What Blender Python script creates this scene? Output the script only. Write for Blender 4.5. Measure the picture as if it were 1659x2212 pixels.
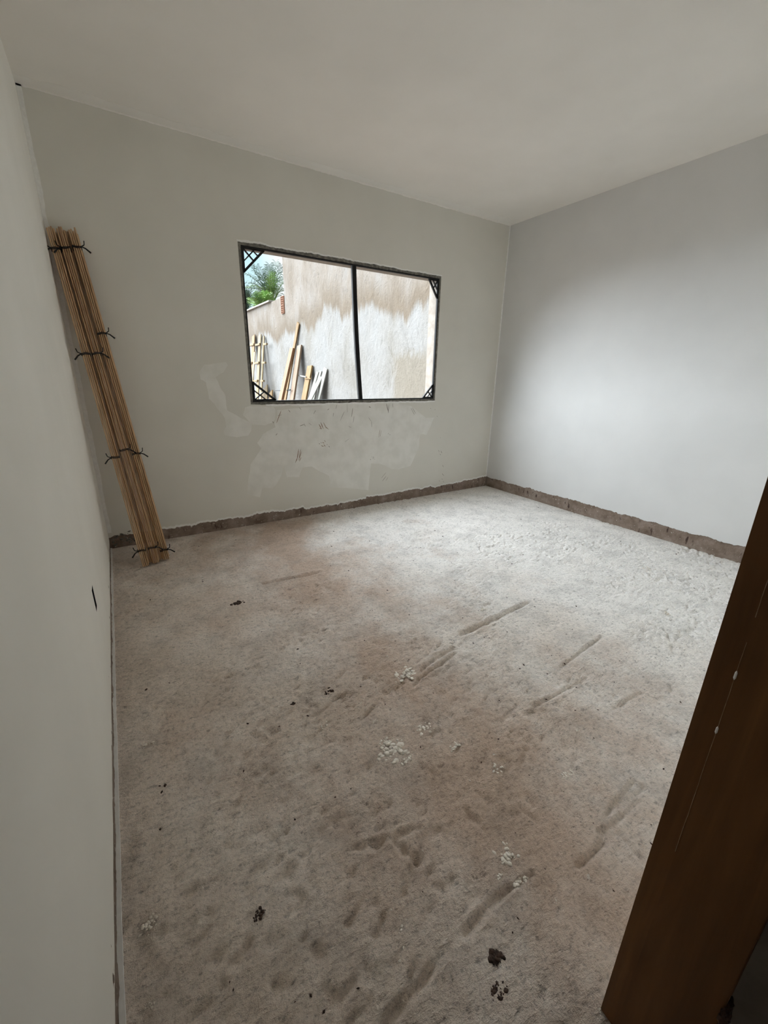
import bpy, bmesh, math, random
import numpy as np
from mathutils import Vector, Matrix, noise as mnoise
SC = bpy.context.scene
for o in list(bpy.data.objects): bpy.data.objects.remove(o)
COL = SC.collection
random.seed(7)

# ------------------------------------------------------------------ camera
F_PX, IW, IH = 896.27, 1659.0, 2212.0
CAM = Vector((0.1907, -3.6554, 1.3248))
YAW, PITCH, ROLL = 0.568574, 0.318968, 0.0175168
_f = Vector((math.sin(YAW)*math.cos(PITCH), math.cos(YAW)*math.cos(PITCH), -math.sin(PITCH)))
_r0 = Vector((math.cos(YAW), -math.sin(YAW), 0)); _u0 = _r0.cross(_f)
_r = _r0*math.cos(ROLL) + _u0*math.sin(ROLL)
_u = -_r0*math.sin(ROLL) + _u0*math.cos(ROLL)
cd = bpy.data.cameras.new('camera'); cam = bpy.data.objects.new('camera', cd); COL.objects.link(cam)
M = Matrix((( _r.x, _u.x, -_f.x, CAM.x), (_r.y, _u.y, -_f.y, CAM.y), (_r.z, _u.z, -_f.z, CAM.z), (0, 0, 0, 1)))
cam.matrix_world = M
cd.sensor_fit = 'VERTICAL'; cd.sensor_height = 24.0; cd.sensor_width = 18.0
cd.lens = F_PX/IH*24.0
cd.clip_start = 0.01; cd.clip_end = 200
SC.camera = cam

# ------------------------------------------------------------------ sky, sun, exposure
def N(nt, t, **kw):
    n = nt.nodes.new(t)
    for k, v in kw.items():
        if k in n.inputs: n.inputs[k].default_value = v
        else: setattr(n, k, v)
    return n
W = bpy.data.worlds.new('sky'); SC.world = W; W.use_nodes = True
nt = W.node_tree; nt.nodes.clear()
tc = N(nt, 'ShaderNodeTexCoord')
nz = N(nt, 'ShaderNodeTexNoise', Scale=3.2, Detail=5.0, Roughness=0.55)
nt.links.new(tc.outputs['Generated'], nz.inputs['Vector'])
rp = N(nt, 'ShaderNodeValToRGB')
rp.color_ramp.elements[0].position = 0.42; rp.color_ramp.elements[0].color = (0.50, 0.86, 0.95, 1)
rp.color_ramp.elements[1].position = 0.62; rp.color_ramp.elements[1].color = (1.0, 1.02, 1.03, 1)
nt.links.new(nz.outputs['Fac'], rp.inputs['Fac'])
bg = N(nt, 'ShaderNodeBackground', Strength=0.50)
nt.links.new(rp.outputs['Color'], bg.inputs['Color'])
wo = N(nt, 'ShaderNodeOutputWorld'); nt.links.new(bg.outputs['Background'], wo.inputs['Surface'])

sd = bpy.data.lights.new('sun', 'SUN'); sun = bpy.data.objects.new('sun', sd); COL.objects.link(sun)
sd.energy = 13.5; sd.angle = math.radians(100); sd.color = (0.87, 0.945, 1.0)
SUN_DIR = Vector((0.37, -0.65, -0.72)).normalized()          # the way the light travels: hazy sun over the open yard
sun.rotation_euler = SUN_DIR.to_track_quat('-Z', 'Y').to_euler()

vs = SC.view_settings
vs.view_transform = 'Standard'; vs.look = 'None'; vs.gamma = 1.0; vs.use_curve_mapping = False
vs.exposure = 1.08
SC.cycles.diffuse_bounces = 12; SC.cycles.max_bounces = 16

# ------------------------------------------------------------------ helpers
WX, HC = 4.066, 2.86                     # room width, ceiling height; back wall at y = 0, left wall at x = 0
YF = -3.477                              # room face of the front wall
XB = 4.1                                 # yard face of the boundary wall
def ray(px, py):
    return _r*((px-IW/2)/F_PX) - _u*((py-IH/2)/F_PX) + _f
def at(px, py, ax, v):                   # a point of the photo on the plane axis = v
    d = ray(px, py); t = (v-CAM[ax])/d[ax]
    return CAM + d*t
def atp(px, py, n, c):                   # ... on the plane n.p = c
    d = ray(px, py); t = (c-n.dot(CAM))/n.dot(d)
    return CAM + d*t

def link(name, me, mat=None, parent=None):
    o = bpy.data.objects.new(name, me); COL.objects.link(o)
    for m in (mat if isinstance(mat, (list, tuple)) else [mat] if mat else []): me.materials.append(m)
    if parent: o.parent = parent
    return o
def pyd(name, v, f, mat=None, parent=None, smooth=False):
    me = bpy.data.meshes.new(name); me.from_pydata([tuple(p) for p in v], [], f); me.update()
    if smooth: me.polygons.foreach_set('use_smooth', [True]*len(me.polygons))
    return link(name, me, mat, parent)
def frombm(name, bm, mat=None, parent=None, smooth=False):
    bmesh.ops.recalc_face_normals(bm, faces=bm.faces)
    me = bpy.data.meshes.new(name); bm.to_mesh(me); bm.free()
    if smooth: me.polygons.foreach_set('use_smooth', [True]*len(me.polygons))
    return link(name, me, mat, parent)
def empty(name, loc=(0, 0, 0)):
    o = bpy.data.objects.new(name, None); COL.objects.link(o); o.location = loc; o.empty_display_size = .05
    return o
def tag(o, label=None, cat=None, group=None, kind=None):
    if label: o['label'] = label
    if cat: o['category'] = cat
    if group: o['group'] = group
    if kind: o['kind'] = kind
    return o
def struct(o): o['kind'] = 'structure'; return o
def put(o, parent):                      # parent without moving (parent is an unrotated empty)
    o.parent = parent; o.location = o.location - parent.location; return o

def bm_box(bm, c, ax, ay, az, bev=0.0):  # centre and three half-extent vectors
    vs_ = []
    for sx in (-1, 1):
        for sy in (-1, 1):
            for sz in (-1, 1): vs_.append(bm.verts.new(c + ax*sx + ay*sy + az*sz))
    q = [(0, 1, 3, 2), (4, 6, 7, 5), (0, 4, 5, 1), (2, 3, 7, 6), (0, 2, 6, 4), (1, 5, 7, 3)]
    fs = [bm.faces.new([vs_[i] for i in k]) for k in q]
    if bev:
        es = {e for f in fs for e in f.edges}
        bmesh.ops.bevel(bm, geom=list(es), offset=bev, segments=1, affect='EDGES')
def bm_aabb(bm, x0, x1, y0, y1, z0, z1, bev=0.0):
    bm_box(bm, Vector(((x0+x1)/2, (y0+y1)/2, (z0+z1)/2)), Vector(((x1-x0)/2, 0, 0)), Vector((0, (y1-y0)/2, 0)), Vector((0, 0, (z1-z0)/2)), bev)
def box(name, x0, x1, y0, y1, z0, z1, mat=None, parent=None, bev=0.0):
    bm = bmesh.new(); bm_aabb(bm, x0, x1, y0, y1, z0, z1, bev)
    return frombm(name, bm, mat, parent)
def bm_bar(bm, a, b, hw, ht, wdir, bev=0.0):   # bar from a to b, half width along wdir, half thickness across
    a, b = Vector(a), Vector(b); d = (b-a); L = d.length; d.normalize()
    w = (wdir - d*wdir.dot(d)).normalized(); t = d.cross(w)
    bm_box(bm, (a+b)/2, d*(L/2), w*hw, t*ht, bev)
def bm_tube(bm, pts, r, seg=6, rend=None):
    rings = []
    for i, p in enumerate(pts):
        p = Vector(p); d = (Vector(pts[min(i+1, len(pts)-1)])-Vector(pts[max(i-1, 0)])).normalized()
        n = d.orthogonal().normalized() if not rings else (pn - d*pn.dot(d)).normalized()
        pn = n; b = d.cross(n); rr = r if rend is None else r+(rend-r)*i/(len(pts)-1)
        rings.append([bm.verts.new(p+(n*math.cos(k*2*math.pi/seg)+b*math.sin(k*2*math.pi/seg))*rr) for k in range(seg)])
    for A, B in zip(rings, rings[1:]):
        for k in range(seg): bm.faces.new((A[k], A[(k+1) % seg], B[(k+1) % seg], B[k]))
    bm.faces.new(rings[0][::-1]); bm.faces.new(rings[-1])
def rag(u, s, amp, seed=0.0):            # ragged 1-D noise
    v = 0
    for k, (f, a) in enumerate(((1, 1), (2.7, .6), (7.1, .45), (17, .3))):
        v += a*mnoise.noise(Vector((u*s*f, seed+k*3.7, 0.3)))
    return v*amp

# ------------------------------------------------------------------ materials
def newmat(name, rough=0.9, spec=0.3):
    m = bpy.data.materials.new(name); m.use_nodes = True
    t = m.node_tree; b = t.nodes['Principled BSDF']
    b.inputs['Roughness'].default_value = rough; b.inputs['Specular IOR Level'].default_value = spec
    return m, t, b
def coords(t, scale=(1, 1, 1), rot=(0, 0, 0)):
    c = N(t, 'ShaderNodeTexCoord'); mp = N(t, 'ShaderNodeMapping'); mp.inputs['Scale'].default_value = scale; mp.inputs['Rotation'].default_value = rot
    t.links.new(c.outputs['Object'], mp.inputs['Vector']); return mp.outputs['Vector']
def noise(t, vec, scale, detail=4.0, rough=0.55, dist=0.0):
    n = N(t, 'ShaderNodeTexNoise', Scale=scale, Detail=detail, Roughness=rough, Distortion=dist)
    t.links.new(vec, n.inputs['Vector']); return n.outputs['Fac']
def ramp(t, fac, stops, interp='LINEAR'):
    r = N(t, 'ShaderNodeValToRGB'); cr = r.color_ramp; cr.interpolation = interp
    while len(cr.elements) < len(stops): cr.elements.new(0.5)
    for e, (p, c) in zip(cr.elements, stops):
        e.position = p; e.color = (c, c, c, 1) if isinstance(c, (int, float)) else (*c, 1)
    t.links.new(fac, r.inputs['Fac']); return r.outputs['Color']
def mix(t, fac, a, b, mode='MIX'):
    n = t.nodes.new('ShaderNodeMix'); n.data_type = 'RGBA'; n.blend_type = mode
    for i, v in ((0, fac), (6, a), (7, b)):
        if hasattr(v, 'links'): t.links.new(v, n.inputs[i])
        else: n.inputs[i].default_value = v if i == 0 else (*v, 1)
    return n.outputs[2]
def bump(t, b, h, strength=0.3, dist=0.01, prev=None):
    n = N(t, 'ShaderNodeBump', Strength=strength, Distance=dist); t.links.new(h, n.inputs['Height'])
    if prev: t.links.new(prev, n.inputs['Normal'])
    t.links.new(n.outputs['Normal'], b.inputs['Normal']); return n.outputs['Normal']
def simple(name, c1, c2, scale=20, stretch=(1, 1, 1), rough=0.85, bs=0.3, bd=0.004, spec=0.3, lo=.35, hi=.65, metal=0.0):
    m, t, b = newmat(name, rough, spec); v = coords(t, stretch)
    n = noise(t, v, scale); t.links.new(ramp(t, n, [(lo, c1), (hi, c2)]), b.inputs['Base Color'])
    if metal: b.inputs['Metallic'].default_value = metal
    if bs: bump(t, b, n, bs, bd)
    return m
def wallmat(name, c, dv=0.03, bs=0.12):
    m, t, b = newmat(name, 0.75, 0.25); v = coords(t)
    n = noise(t, v, 1.6, 3); c1 = tuple(x-dv for x in c); c2 = tuple(x+dv for x in c)
    t.links.new(ramp(t, n, [(.3, c1), (.7, c2)]), b.inputs['Base Color'])
    nb = bump(t, b, noise(t, v, 9, 4), bs, 0.004)
    bump(t, b, noise(t, v, 220, 2), 0.10, 0.001, nb)
    return m
M_wall = wallmat('wall_paint', (.85, .835, .785))
M_wallB = wallmat('wall_paint_back_shaded', (.70, .68, .625))  # same wall paint, darkened to carry the back wall's shade
M_wallR = wallmat('wall_paint_right', (.69, .69, .69), bs=0.16)  # same wall paint again, toned down to offset the strong window light
M_ceil2 = wallmat('ceiling_edge_paint', (.86, .835, .795), .01)
M_ceil = wallmat('ceiling_paint', (.84, .81, .765))
M_hall = simple('hall_wall_dimmed', (.20, .18, .155), (.27, .245, .215), 12, bs=.3)  # the hall's dimness is put into this dark wall colour
M_gyp = simple('fresh_gypsum', (.87, .865, .84), (.80, .79, .77), 40, bs=.4, bd=.002)
M_putty = simple('putty', (.73, .715, .67), (.80, .785, .745), 7, bs=.15, bd=.002, lo=.38, hi=.6)
def rawmortar():
    m, t, b = newmat('raw_mortar', 0.95, 0.2); v = coords(t)
    n = noise(t, v, 9, 6, .65)
    c = ramp(t, n, [(.3, (.15, .105, .078)), (.5, (.24, .185, .15)), (.7, (.34, .28, .24))])
    fl = ramp(t, noise(t, v, 55, 3), [(.66, 0), (.71, 1)])
    c = mix(t, fl, c, (.62, .58, .53))
    dk = ramp(t, noise(t, coords(t, (1, 1, .35)), 26, 3), [(.30, 1), (.38, 0)])
    t.links.new(mix(t, dk, c, (.07, .045, .035)), b.inputs['Base Color'])
    bump(t, b, noise(t, v, 60, 6, .7), .8, .006); return m
M_raw = rawmortar()
M_mortar = simple('grey_mortar', (.10, .095, .085), (.24, .23, .20), 35, bs=.8, bd=.005)
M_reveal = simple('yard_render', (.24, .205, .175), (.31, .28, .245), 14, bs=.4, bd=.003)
M_black = simple('black_plastic', (.010, .010, .010), (.02, .02, .02), 30, rough=.6, bs=.1)
M_alu = simple('primed_steel', (.010, .010, .0105), (.022, .022, .022), 25, stretch=(1, 1, .2), rough=.7, bs=.1, spec=.25)
def wood(name, c1, c2, c3, grain=(30, 30, 1.2), rough=.75):
    m, t, b = newmat(name, rough, .3); v = coords(t, grain)
    n = noise(t, v, 1.6, 5, .6, .6)
    t.links.new(ramp(t, n, [(.3, c1), (.5, c2), (.72, c3)]), b.inputs['Base Color'])
    bump(t, b, n, .25, .002); return m
M_batten = wood('pine_trim', (.38, .23, .125), (.52, .335, .195), (.62, .43, .27))
M_batten2 = wood('pine_trim_pale', (.46, .30, .17), (.60, .41, .25), (.68, .50, .33))
M_batten3 = wood('pine_trim_red', (.34, .19, .105), (.46, .27, .16), (.54, .35, .22))
M_jamb = wood('stained_jamb', (.105, .045, .013), (.15, .066, .020), (.20, .092, .029), (14, 14, .9), .55)
M_orange = wood('orange_board', (0.142, 0.067, 0.031), (0.195, 0.103, 0.053), (0.219, 0.134, 0.081), (14, 14, 1.2))
M_pinkw = wood('pinkish_board', (0.149, 0.099, 0.064), (0.195, 0.134, 0.092), (0.219, 0.167, 0.120), (14, 14, 1.2))
M_amber = wood('amber_board', (0.128, 0.071, 0.025), (0.184, 0.110, 0.043), (0.212, 0.145, 0.071), (10, 10, 2.5))
M_yellow = wood('yellow_board', (0.162, 0.106, 0.049), (0.205, 0.145, 0.075), (0.226, 0.173, 0.099), (14, 14, 1.2))
M_white = simple('whitewashed_board', (0.228, 0.224, 0.203), (0.260, 0.252, 0.232), 10, stretch=(1, 1, .2), bs=.1)
M_brick = simple('orange_clay', (0.177, 0.071, 0.036), (0.219, 0.106, 0.060), 25, bs=.3)
M_green = simple('palm_green', (0.071, 0.141, 0.039), (0.141, 0.226, 0.071), 6, bs=0, rough=.6)
M_greyg = simple('palm_grey_green', (0.053, 0.088, 0.063), (0.092, 0.134, 0.092), 6, bs=0, rough=.6)
M_lime = simple('palm_young_green', (0.168, 0.284, 0.071), (0.240, 0.354, 0.112), 6, bs=0, rough=.6)
M_bark = simple('palm_bark', (.16, .12, .09), (.26, .21, .16), 14, bs=.5)
M_soil = simple('yard_soil', (0.092, 0.060, 0.043), (0.134, 0.099, 0.075), 4, bs=.6, bd=.02)
M_dirt = simple('dark_dirt', (.022, .011, .007), (.085, .050, .036), 60, bs=.5)
M_mud = simple('mud_smear', (.20, .115, .065), (.30, .20, .13), 60, bs=0)
M_mudg = simple('grey_scuff', (.16, .14, .12), (.26, .235, .20), 60, bs=0)
M_splat = simple('plaster_splat', (.66, .585, .50), (.88, .82, .73), 45, bs=.5, bd=.003)
M_scuff = simple('scuffed_stain', (.22, .14, .08), (.34, .25, .17), 60, bs=0)
M_coping = simple('coping_tile', (0.224, 0.203, 0.178), (0.269, 0.252, 0.228), 12, bs=.2)

def floormat():
    m, t, b = newmat('rough_screed', .93, .25); v = coords(t)
    def madd(a, k, c):
        n = N(t, 'ShaderNodeMath', operation='MULTIPLY_ADD'); t.links.new(a, n.inputs[0]); n.inputs[1].default_value = k
        if hasattr(c, 'links'): t.links.new(c, n.inputs[2])
        else: n.inputs[2].default_value = c
        return n.outputs[0]
    big = noise(t, v, .8, 5, .62)
    base = ramp(t, big, [(.34, (.60, .505, .425)), (.50, (.71, .62, .545)), (.68, (.78, .71, .65))])
    # dusty far right half, made paler to paint in the window light; brown soil was trodden in from the door to the middle
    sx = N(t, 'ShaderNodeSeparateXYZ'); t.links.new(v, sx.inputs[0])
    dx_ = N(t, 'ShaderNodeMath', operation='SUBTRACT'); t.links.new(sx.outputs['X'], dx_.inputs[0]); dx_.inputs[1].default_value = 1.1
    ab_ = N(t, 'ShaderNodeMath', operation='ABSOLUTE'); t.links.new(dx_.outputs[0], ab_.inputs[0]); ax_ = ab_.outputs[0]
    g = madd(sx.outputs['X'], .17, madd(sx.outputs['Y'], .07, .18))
    dust_light = ramp(t, madd(noise(t, v, 1.3, 6, .62), .7, g), [(.47, 0), (.85, 1)])
    c = mix(t, dust_light, base, (.88, .85, .82))
    br = ramp(t, madd(noise(t, coords(t, (1.0, .8, 1)), 1.1, 7, .72), 1.0, madd(ax_, -.20, .10)), [(.43, 0), (.66, .85)])
    c = mix(t, br, c, (.50, .37, .285))
    bl = ramp(t, noise(t, v, 5.5, 6, .7), [(.33, .72), (.50, 1.0), (.68, 1.10)])
    c = mix(t, .7, c, bl, 'MULTIPLY')
    grain = noise(t, v, 85, 4, .75)
    c = mix(t, .75, c, ramp(t, grain, [(.30, .45), (.44, 1.0), (.70, 1.18)]), 'MULTIPLY')
    crumb = noise(t, coords(t, (1, 1.5, 1), (0, 0, .4)), 34, 5, .72, .15)
    c = mix(t, .75, c, ramp(t, crumb, [(.34, .50), (.42, 1.0), (.60, 1.05)]), 'MULTIPLY')
    streak = noise(t, coords(t, (22, 60, 1), (0, 0, .45)), 1.0, 3, .6)
    c = mix(t, .30, c, ramp(t, streak, [(.33, .5), (.44, 1.0)]), 'MULTIPLY')  # grain, crumb and streak also darken their bump hollows, relief shade painted in
    sp = ramp(t, noise(t, v, 30, 2), [(.735, 0), (.76, .7)])
    c = mix(t, sp, c, (.66, .62, .56))
    t.links.new(c, b.inputs['Base Color'])
    nb = bump(t, b, streak, .5, .016)
    nb = bump(t, b, crumb, .9, .014, nb)
    bump(t, b, grain, .7, .005, nb); return m
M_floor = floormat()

def yardwall():
    m, t, b = newmat('boundary_render', .93, .2); v = coords(t)
    sw = noise(t, coords(t, (1, 1.3, .8)), 3.2, 8, .72, 1.6)          # trowel swirls
    bl = noise(t, coords(t, (1, 1.0, .7)), 1.5, 5, .6)
    up = ramp(t, bl, [(.35, (.145, .118, .093)), (.52, (.178, .153, .131)), (.68, (.192, .175, .160))])
    lo = ramp(t, bl, [(.34, (.168, .156, .140)), (.50, (.198, .189, .179)), (.66, (.208, .203, .197))])
    sx = N(t, 'ShaderNodeSeparateXYZ'); t.links.new(v, sx.inputs[0])
    def madd(a, k, c):
        n = N(t, 'ShaderNodeMath', operation='MULTIPLY_ADD'); t.links.new(a, n.inputs[0]); n.inputs[1].default_value = k
        if hasattr(c, 'links'): t.links.new(c, n.inputs[2])
        else: n.inputs[2].default_value = c
        return n.outputs[0]
    def band(x, a, b_):
        n = N(t, 'ShaderNodeMapRange', interpolation_type='SMOOTHSTEP'); t.links.new(x, n.inputs[0]); n.inputs[1].default_value = a; n.inputs[2].default_value = b_
        return n.outputs[0]
    # height with a slow wave and short drips: the scraped pale part ends in a dripping tide line
    wave = noise(t, coords(t, (1, .75, .12)), 1.6, 3, .5)
    drip = noise(t, coords(t, (1, 5.5, .25)), 1.6, 4, .6)
    z = madd(wave, 1.3, madd(drip, .42, sx.outputs['Z']))
    wet = mix(t, band(z, 3.28, 3.75), (0.129, 0.102, 0.076), up)
    c = mix(t, band(z, 3.10, 3.28), lo, wet)
    y1 = band(madd(sw, .5, sx.outputs['Y']), 2.62, 2.35)              # ochre patch low on the near end
    z1 = band(madd(sw, .5, sx.outputs['Z']), 1.98, 1.78)
    pm = N(t, 'ShaderNodeMath', operation='MULTIPLY'); t.links.new(y1, pm.inputs[0]); t.links.new(z1, pm.inputs[1])
    c = mix(t, madd(pm.outputs[0], .8, 0.0), c, (0.155, 0.132, 0.102))
    c = mix(t, .75, c, ramp(t, sw, [(.30, .70), (.44, .98), (.62, 1.08)]), 'MULTIPLY')
    c = mix(t, .5, c, ramp(t, noise(t, coords(t, (1, 1.6, 1)), 14, 6, .75, .8), [(.33, .72), (.45, 1.0)]), 'MULTIPLY')
    t.links.new(c, b.inputs['Base Color'])
    nb = bump(t, b, sw, .6, .04)
    bump(t, b, noise(t, v, 22, 6, .7), .6, .012, nb); return m
M_yard = yardwall()

# ------------------------------------------------------------------ the room
# floor: a relief mesh (trowel scores, pits) about 8 mm between points
def vnoise(X, Y, s, seed):
    rs = np.random.RandomState(seed); G = rs.rand(256, 256)
    x, y = X*s+37.3, Y*s+91.7; xi, yi = np.floor(x).astype(int), np.floor(y).astype(int); fx, fy = x-xi, y-yi
    fx, fy = fx*fx*(3-2*fx), fy*fy*(3-2*fy)
    g = lambda i, j: G[(xi+i) % 256, (yi+j) % 256]
    return (g(0, 0)*(1-fx)+g(1, 0)*fx)*(1-fy)+(g(0, 1)*(1-fx)+g(1, 1)*fx)*fy
fx0, fx1, fy0, fy1 = -0.02, WX+.02, -3.66, 0.02
nx, ny = 540, 480
gx, gy = np.meshgrid(np.linspace(fx0, fx1, nx), np.linspace(fy0, fy1, ny))
ca, sa = math.cos(.45), math.sin(.45)
rx, ry = gx*ca+gy*sa, -gx*sa+gy*ca
patch = np.clip((vnoise(gx, gy, 1.7, 1)*.6+vnoise(gx, gy, 4.1, 2)*.4-.46)*5, 0, 1)
pits = np.clip(vnoise(rx*22, ry*55, 1, 3)*.6+vnoise(rx*50, ry*70, 1, 4)*.4-.52, 0, 1)
hz = -(.0025*vnoise(gx, gy, 2.3, 5)+.0015*vnoise(gx, gy, 9, 6)+.0008*vnoise(rx*20, ry*60, 1, 7)) - patch*pits*.034 - .5*pits*.008
SCORES = [((997, 1369), (1141, 1301), 9), ((1212, 1440), (1301, 1374), 6), ((1157, 1523), (1263, 1466), 7), ((1005, 2013), (1099, 1919), 9),
          ((1099, 1919), (1150, 1888), 6), ((828, 2209), (938, 2092), 9), ((773, 1833), (907, 1786), 5), ((1005, 1747), (1048, 1794), 6),
          ((852, 1817), (907, 1865), 5), ((570, 1260), (689, 1236), 8), ((487, 1462), (554, 1439), 9), ((915, 1440), (975, 1400), 8),
          ((905, 1465), (985, 1410), 6), ((1120, 1740), (1160, 1775), 5), ((1340, 1745), (1390, 1700), 5), ((1300, 1800), (1380, 1730), 5),
          ((1250, 1870), (1330, 1800), 5), ((1330, 1790), (1390, 1860), 5), ((1310, 1760), (1370, 1690), 4), ((1385, 1495), (1325, 1530), 4)]
for a, b_, w in SCORES:
    A, B = at(*a, 2, 0), at(*b_, 2, 0); dx, dy = B.x-A.x, B.y-A.y; L2 = dx*dx+dy*dy
    tt = np.clip(((gx-A.x)*dx+(gy-A.y)*dy)/L2, 0, 1)
    ds = np.hypot(gx-A.x-tt*dx, gy-A.y-tt*dy) + (vnoise(gx, gy, 28, 11)-.5)*.010
    ww = max(.0075, .55*w*((A+B)/2-CAM).dot(_f)/F_PX)
    hz += -np.exp(-(ds/ww)**2)*ww*1.15 + np.exp(-((ds-2.2*ww)/ww)**2)*ww*.38
vv = np.stack([gx, gy, hz], -1).reshape(-1, 3)
idx = np.arange(nx*ny).reshape(ny, nx)
ff = np.stack([idx[:-1, :-1], idx[:-1, 1:], idx[1:, 1:], idx[1:, :-1]], -1).reshape(-1, 4)
me = bpy.data.meshes.new('floor')
me.vertices.add(len(vv)); me.vertices.foreach_set('co', vv.ravel())
me.loops.add(ff.size); me.loops.foreach_set('vertex_index', ff.ravel().astype(np.int32))
me.polygons.add(len(ff)); me.polygons.foreach_set('loop_start', np.arange(0, ff.size, 4, dtype=np.int32))
me.polygons.foreach_set('use_smooth', np.ones(len(ff), bool)); me.update(calc_edges=True)
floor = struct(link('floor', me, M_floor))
floor['label'] = 'rough brown grey cement floor with trowel scores and plaster splats'
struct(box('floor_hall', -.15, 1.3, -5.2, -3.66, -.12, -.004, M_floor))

struct(box('ceiling', -.15, WX+.15, -5.2, .16, HC, HC+.14, M_ceil))

def sheet(name, us, lo, hi, mp, th, mat, parent=None):
    """a skin of plaster: columns along us from lo(u) to hi(u), mp(u, v, d) places it, d = th is its back"""
    v, f = [], []
    for u, a, b_ in zip(us, lo, hi):
        v += [mp(u, a, 0), mp(u, b_, 0), mp(u, a, th), mp(u, b_, th)]
    for i in range(len(us)-1):
        k = 4*i; f += [(k, k+4, k+5, k+1), (k+2, k, k+1+0, k+3)][:1]
        f += [(k+2, k+6, k+4, k), (k+1, k+5, k+7, k+3), (k+6, k+2, k+3, k+7)]
    n = 4*(len(us)-1); f += [(0, 1, 3, 2), (n+2, n+3, n+1, n)]
    bm = bmesh.new(); vs_ = [bm.verts.new(p) for p in v]
    for q in f: bm.faces.new([vs_[i] for i in q])
    return frombm(name, bm, mat, parent)
def lin(a, b_, n): return [a+(b_-a)*i/n for i in range(n+1)]
TH = .012
# --- back wall: masonry core with the window hole, plaster skin with ragged foot and ragged window edge
OX0, OX1, OZ0, OZ1 = 1.192, 3.140, 1.088, 2.247       # clear opening
core = bmesh.new()
YB0, YB1 = TH, .158
for q in ((-.15, OX0, -.1, HC), (OX1, WX+.15, -.1, HC), (OX0, OX1, -.1, OZ0), (OX0, OX1, OZ1, HC)):
    bm_aabb(core, q[0], q[1], YB0, YB1, q[2], q[3])
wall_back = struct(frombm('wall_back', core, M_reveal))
wall_back['label'] = 'shaded greyish white back wall around the open window hole'
mpb = lambda u, v, d: (u, d, v)
hb = lambda u: .093+rag(u, 7, .015, 1.0)+.006*round(1.6*mnoise.noise(Vector((u*16, 3, 1))))+(.03*max(0, (u-3.3)/.77))-(.02*(1 if 1.6 < u < 2.3 else 0))
bw0 = lambda u: 1.066+rag(u, 6, .006, 4.0); bw1 = lambda u: 2.268+rag(u, 5, .009, 6.0)
eL = lin(-.0, 1.172, 120); eM = lin(1.172, 3.158, 260); eR = lin(3.158, WX, 90)
sheet('plaster', eL, [hb(u) for u in eL], [HC]*len(eL), mpb, TH, M_wallB, wall_back)
sheet('plaster', eR, [hb(u) for u in eR], [HC]*len(eR), mpb, TH, M_wallB, wall_back)
sheet('plaster', eM, [hb(u) for u in eM], [bw0(u) for u in eM], mpb, TH, M_wallB, wall_back)
sheet('plaster', eM, [bw1(u) for u in eM], [HC]*len(eM), mpb, TH, M_wallB, wall_back)
eA = lin(.36, WX, 420)                                 # paler lip of gypsum along the ragged foot
sheet('gypsum_lip', eA, [hb(u)-.001+rag(u, 9, .002, 3.) for u in eA], [hb(u)+.016+rag(u, 4, .006, 8.0) for u in eA], lambda u, v, d: (u, d-.002, v), .004, M_gyp, wall_back)
eT = lin(1.166, 3.166, 200)
sheet('gypsum_lip', eT, [bw1(u)-.001 for u in eT], [bw1(u)+.010+rag(u, 6, .005, 2.0) for u in eT], lambda u, v, d: (u, d-.002, v), .004, M_gyp, wall_back)
eU = lin(1.05, .10*10.6+2.1, 160)
sheet('gypsum_lip', [u for u in eU if u > 1.3], [bw0(u)-.014+rag(u, 7, .005, 9.0) for u in eU if u > 1.3], [bw0(u)+.001 for u in eU if u > 1.3], lambda u, v, d: (u, d-.002, v), .004, M_gyp, wall_back)
# bare mortar foot strip, a little recessed
def strip(name, x0, x1, y0, y1, z1, axis, n, side):
    v, f = [], []; L = (x1-x0) if axis == 0 else (y1-y0); K = 8
    for i in range(n+1):
        u = i/n*L
        for k in range(K+1):
            z = -.012+(z1+.012)*k/K
            d = rag(u*1.0+k*5.13, 14, .0035, 12.0+k*.37)+.002
            v.append((x0+u, y0+d, z) if axis == 0 else ((x0+d*side, y0+u, z)))
    for i in range(n):
        for k in range(K):
            a = i*(K+1)+k; f.append((a, a+K+1, a+K+2, a+1))
    return struct(pyd(name, v, f, M_raw, None, True))
strip('baseboard_back', 0, WX, .004, .004, .20, 0, 560, 1)
strip('baseboard_right', WX+.004, WX, YF, 0, .20, 1, 480, 1)
strip('baseboard_left', -.0005, 0, YF, 0, .12, 1, 480, -1)
# the crumbled heap of mortar in the left corner, lumps on the strip
# --- right wall
wall_right = struct(box('wall_right', WX+TH, WX+.15, -3.66, .158, -.1, HC, M_raw))
wall_right['label'] = 'bright white right wall with a bare mortar foot'
hr = lambda y: .116+rag(y, 6, .013, 21.0)+.006*round(1.6*mnoise.noise(Vector((y*14, 8, 1))))+.012*(-y/2.5)
eY = lin(-3.62, 0, 420)
sheet('plaster', eY, [hr(y) for y in eY], [HC]*len(eY), lambda u, v, d: (WX+d, u, v), TH, M_wallR, wall_right)
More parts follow.
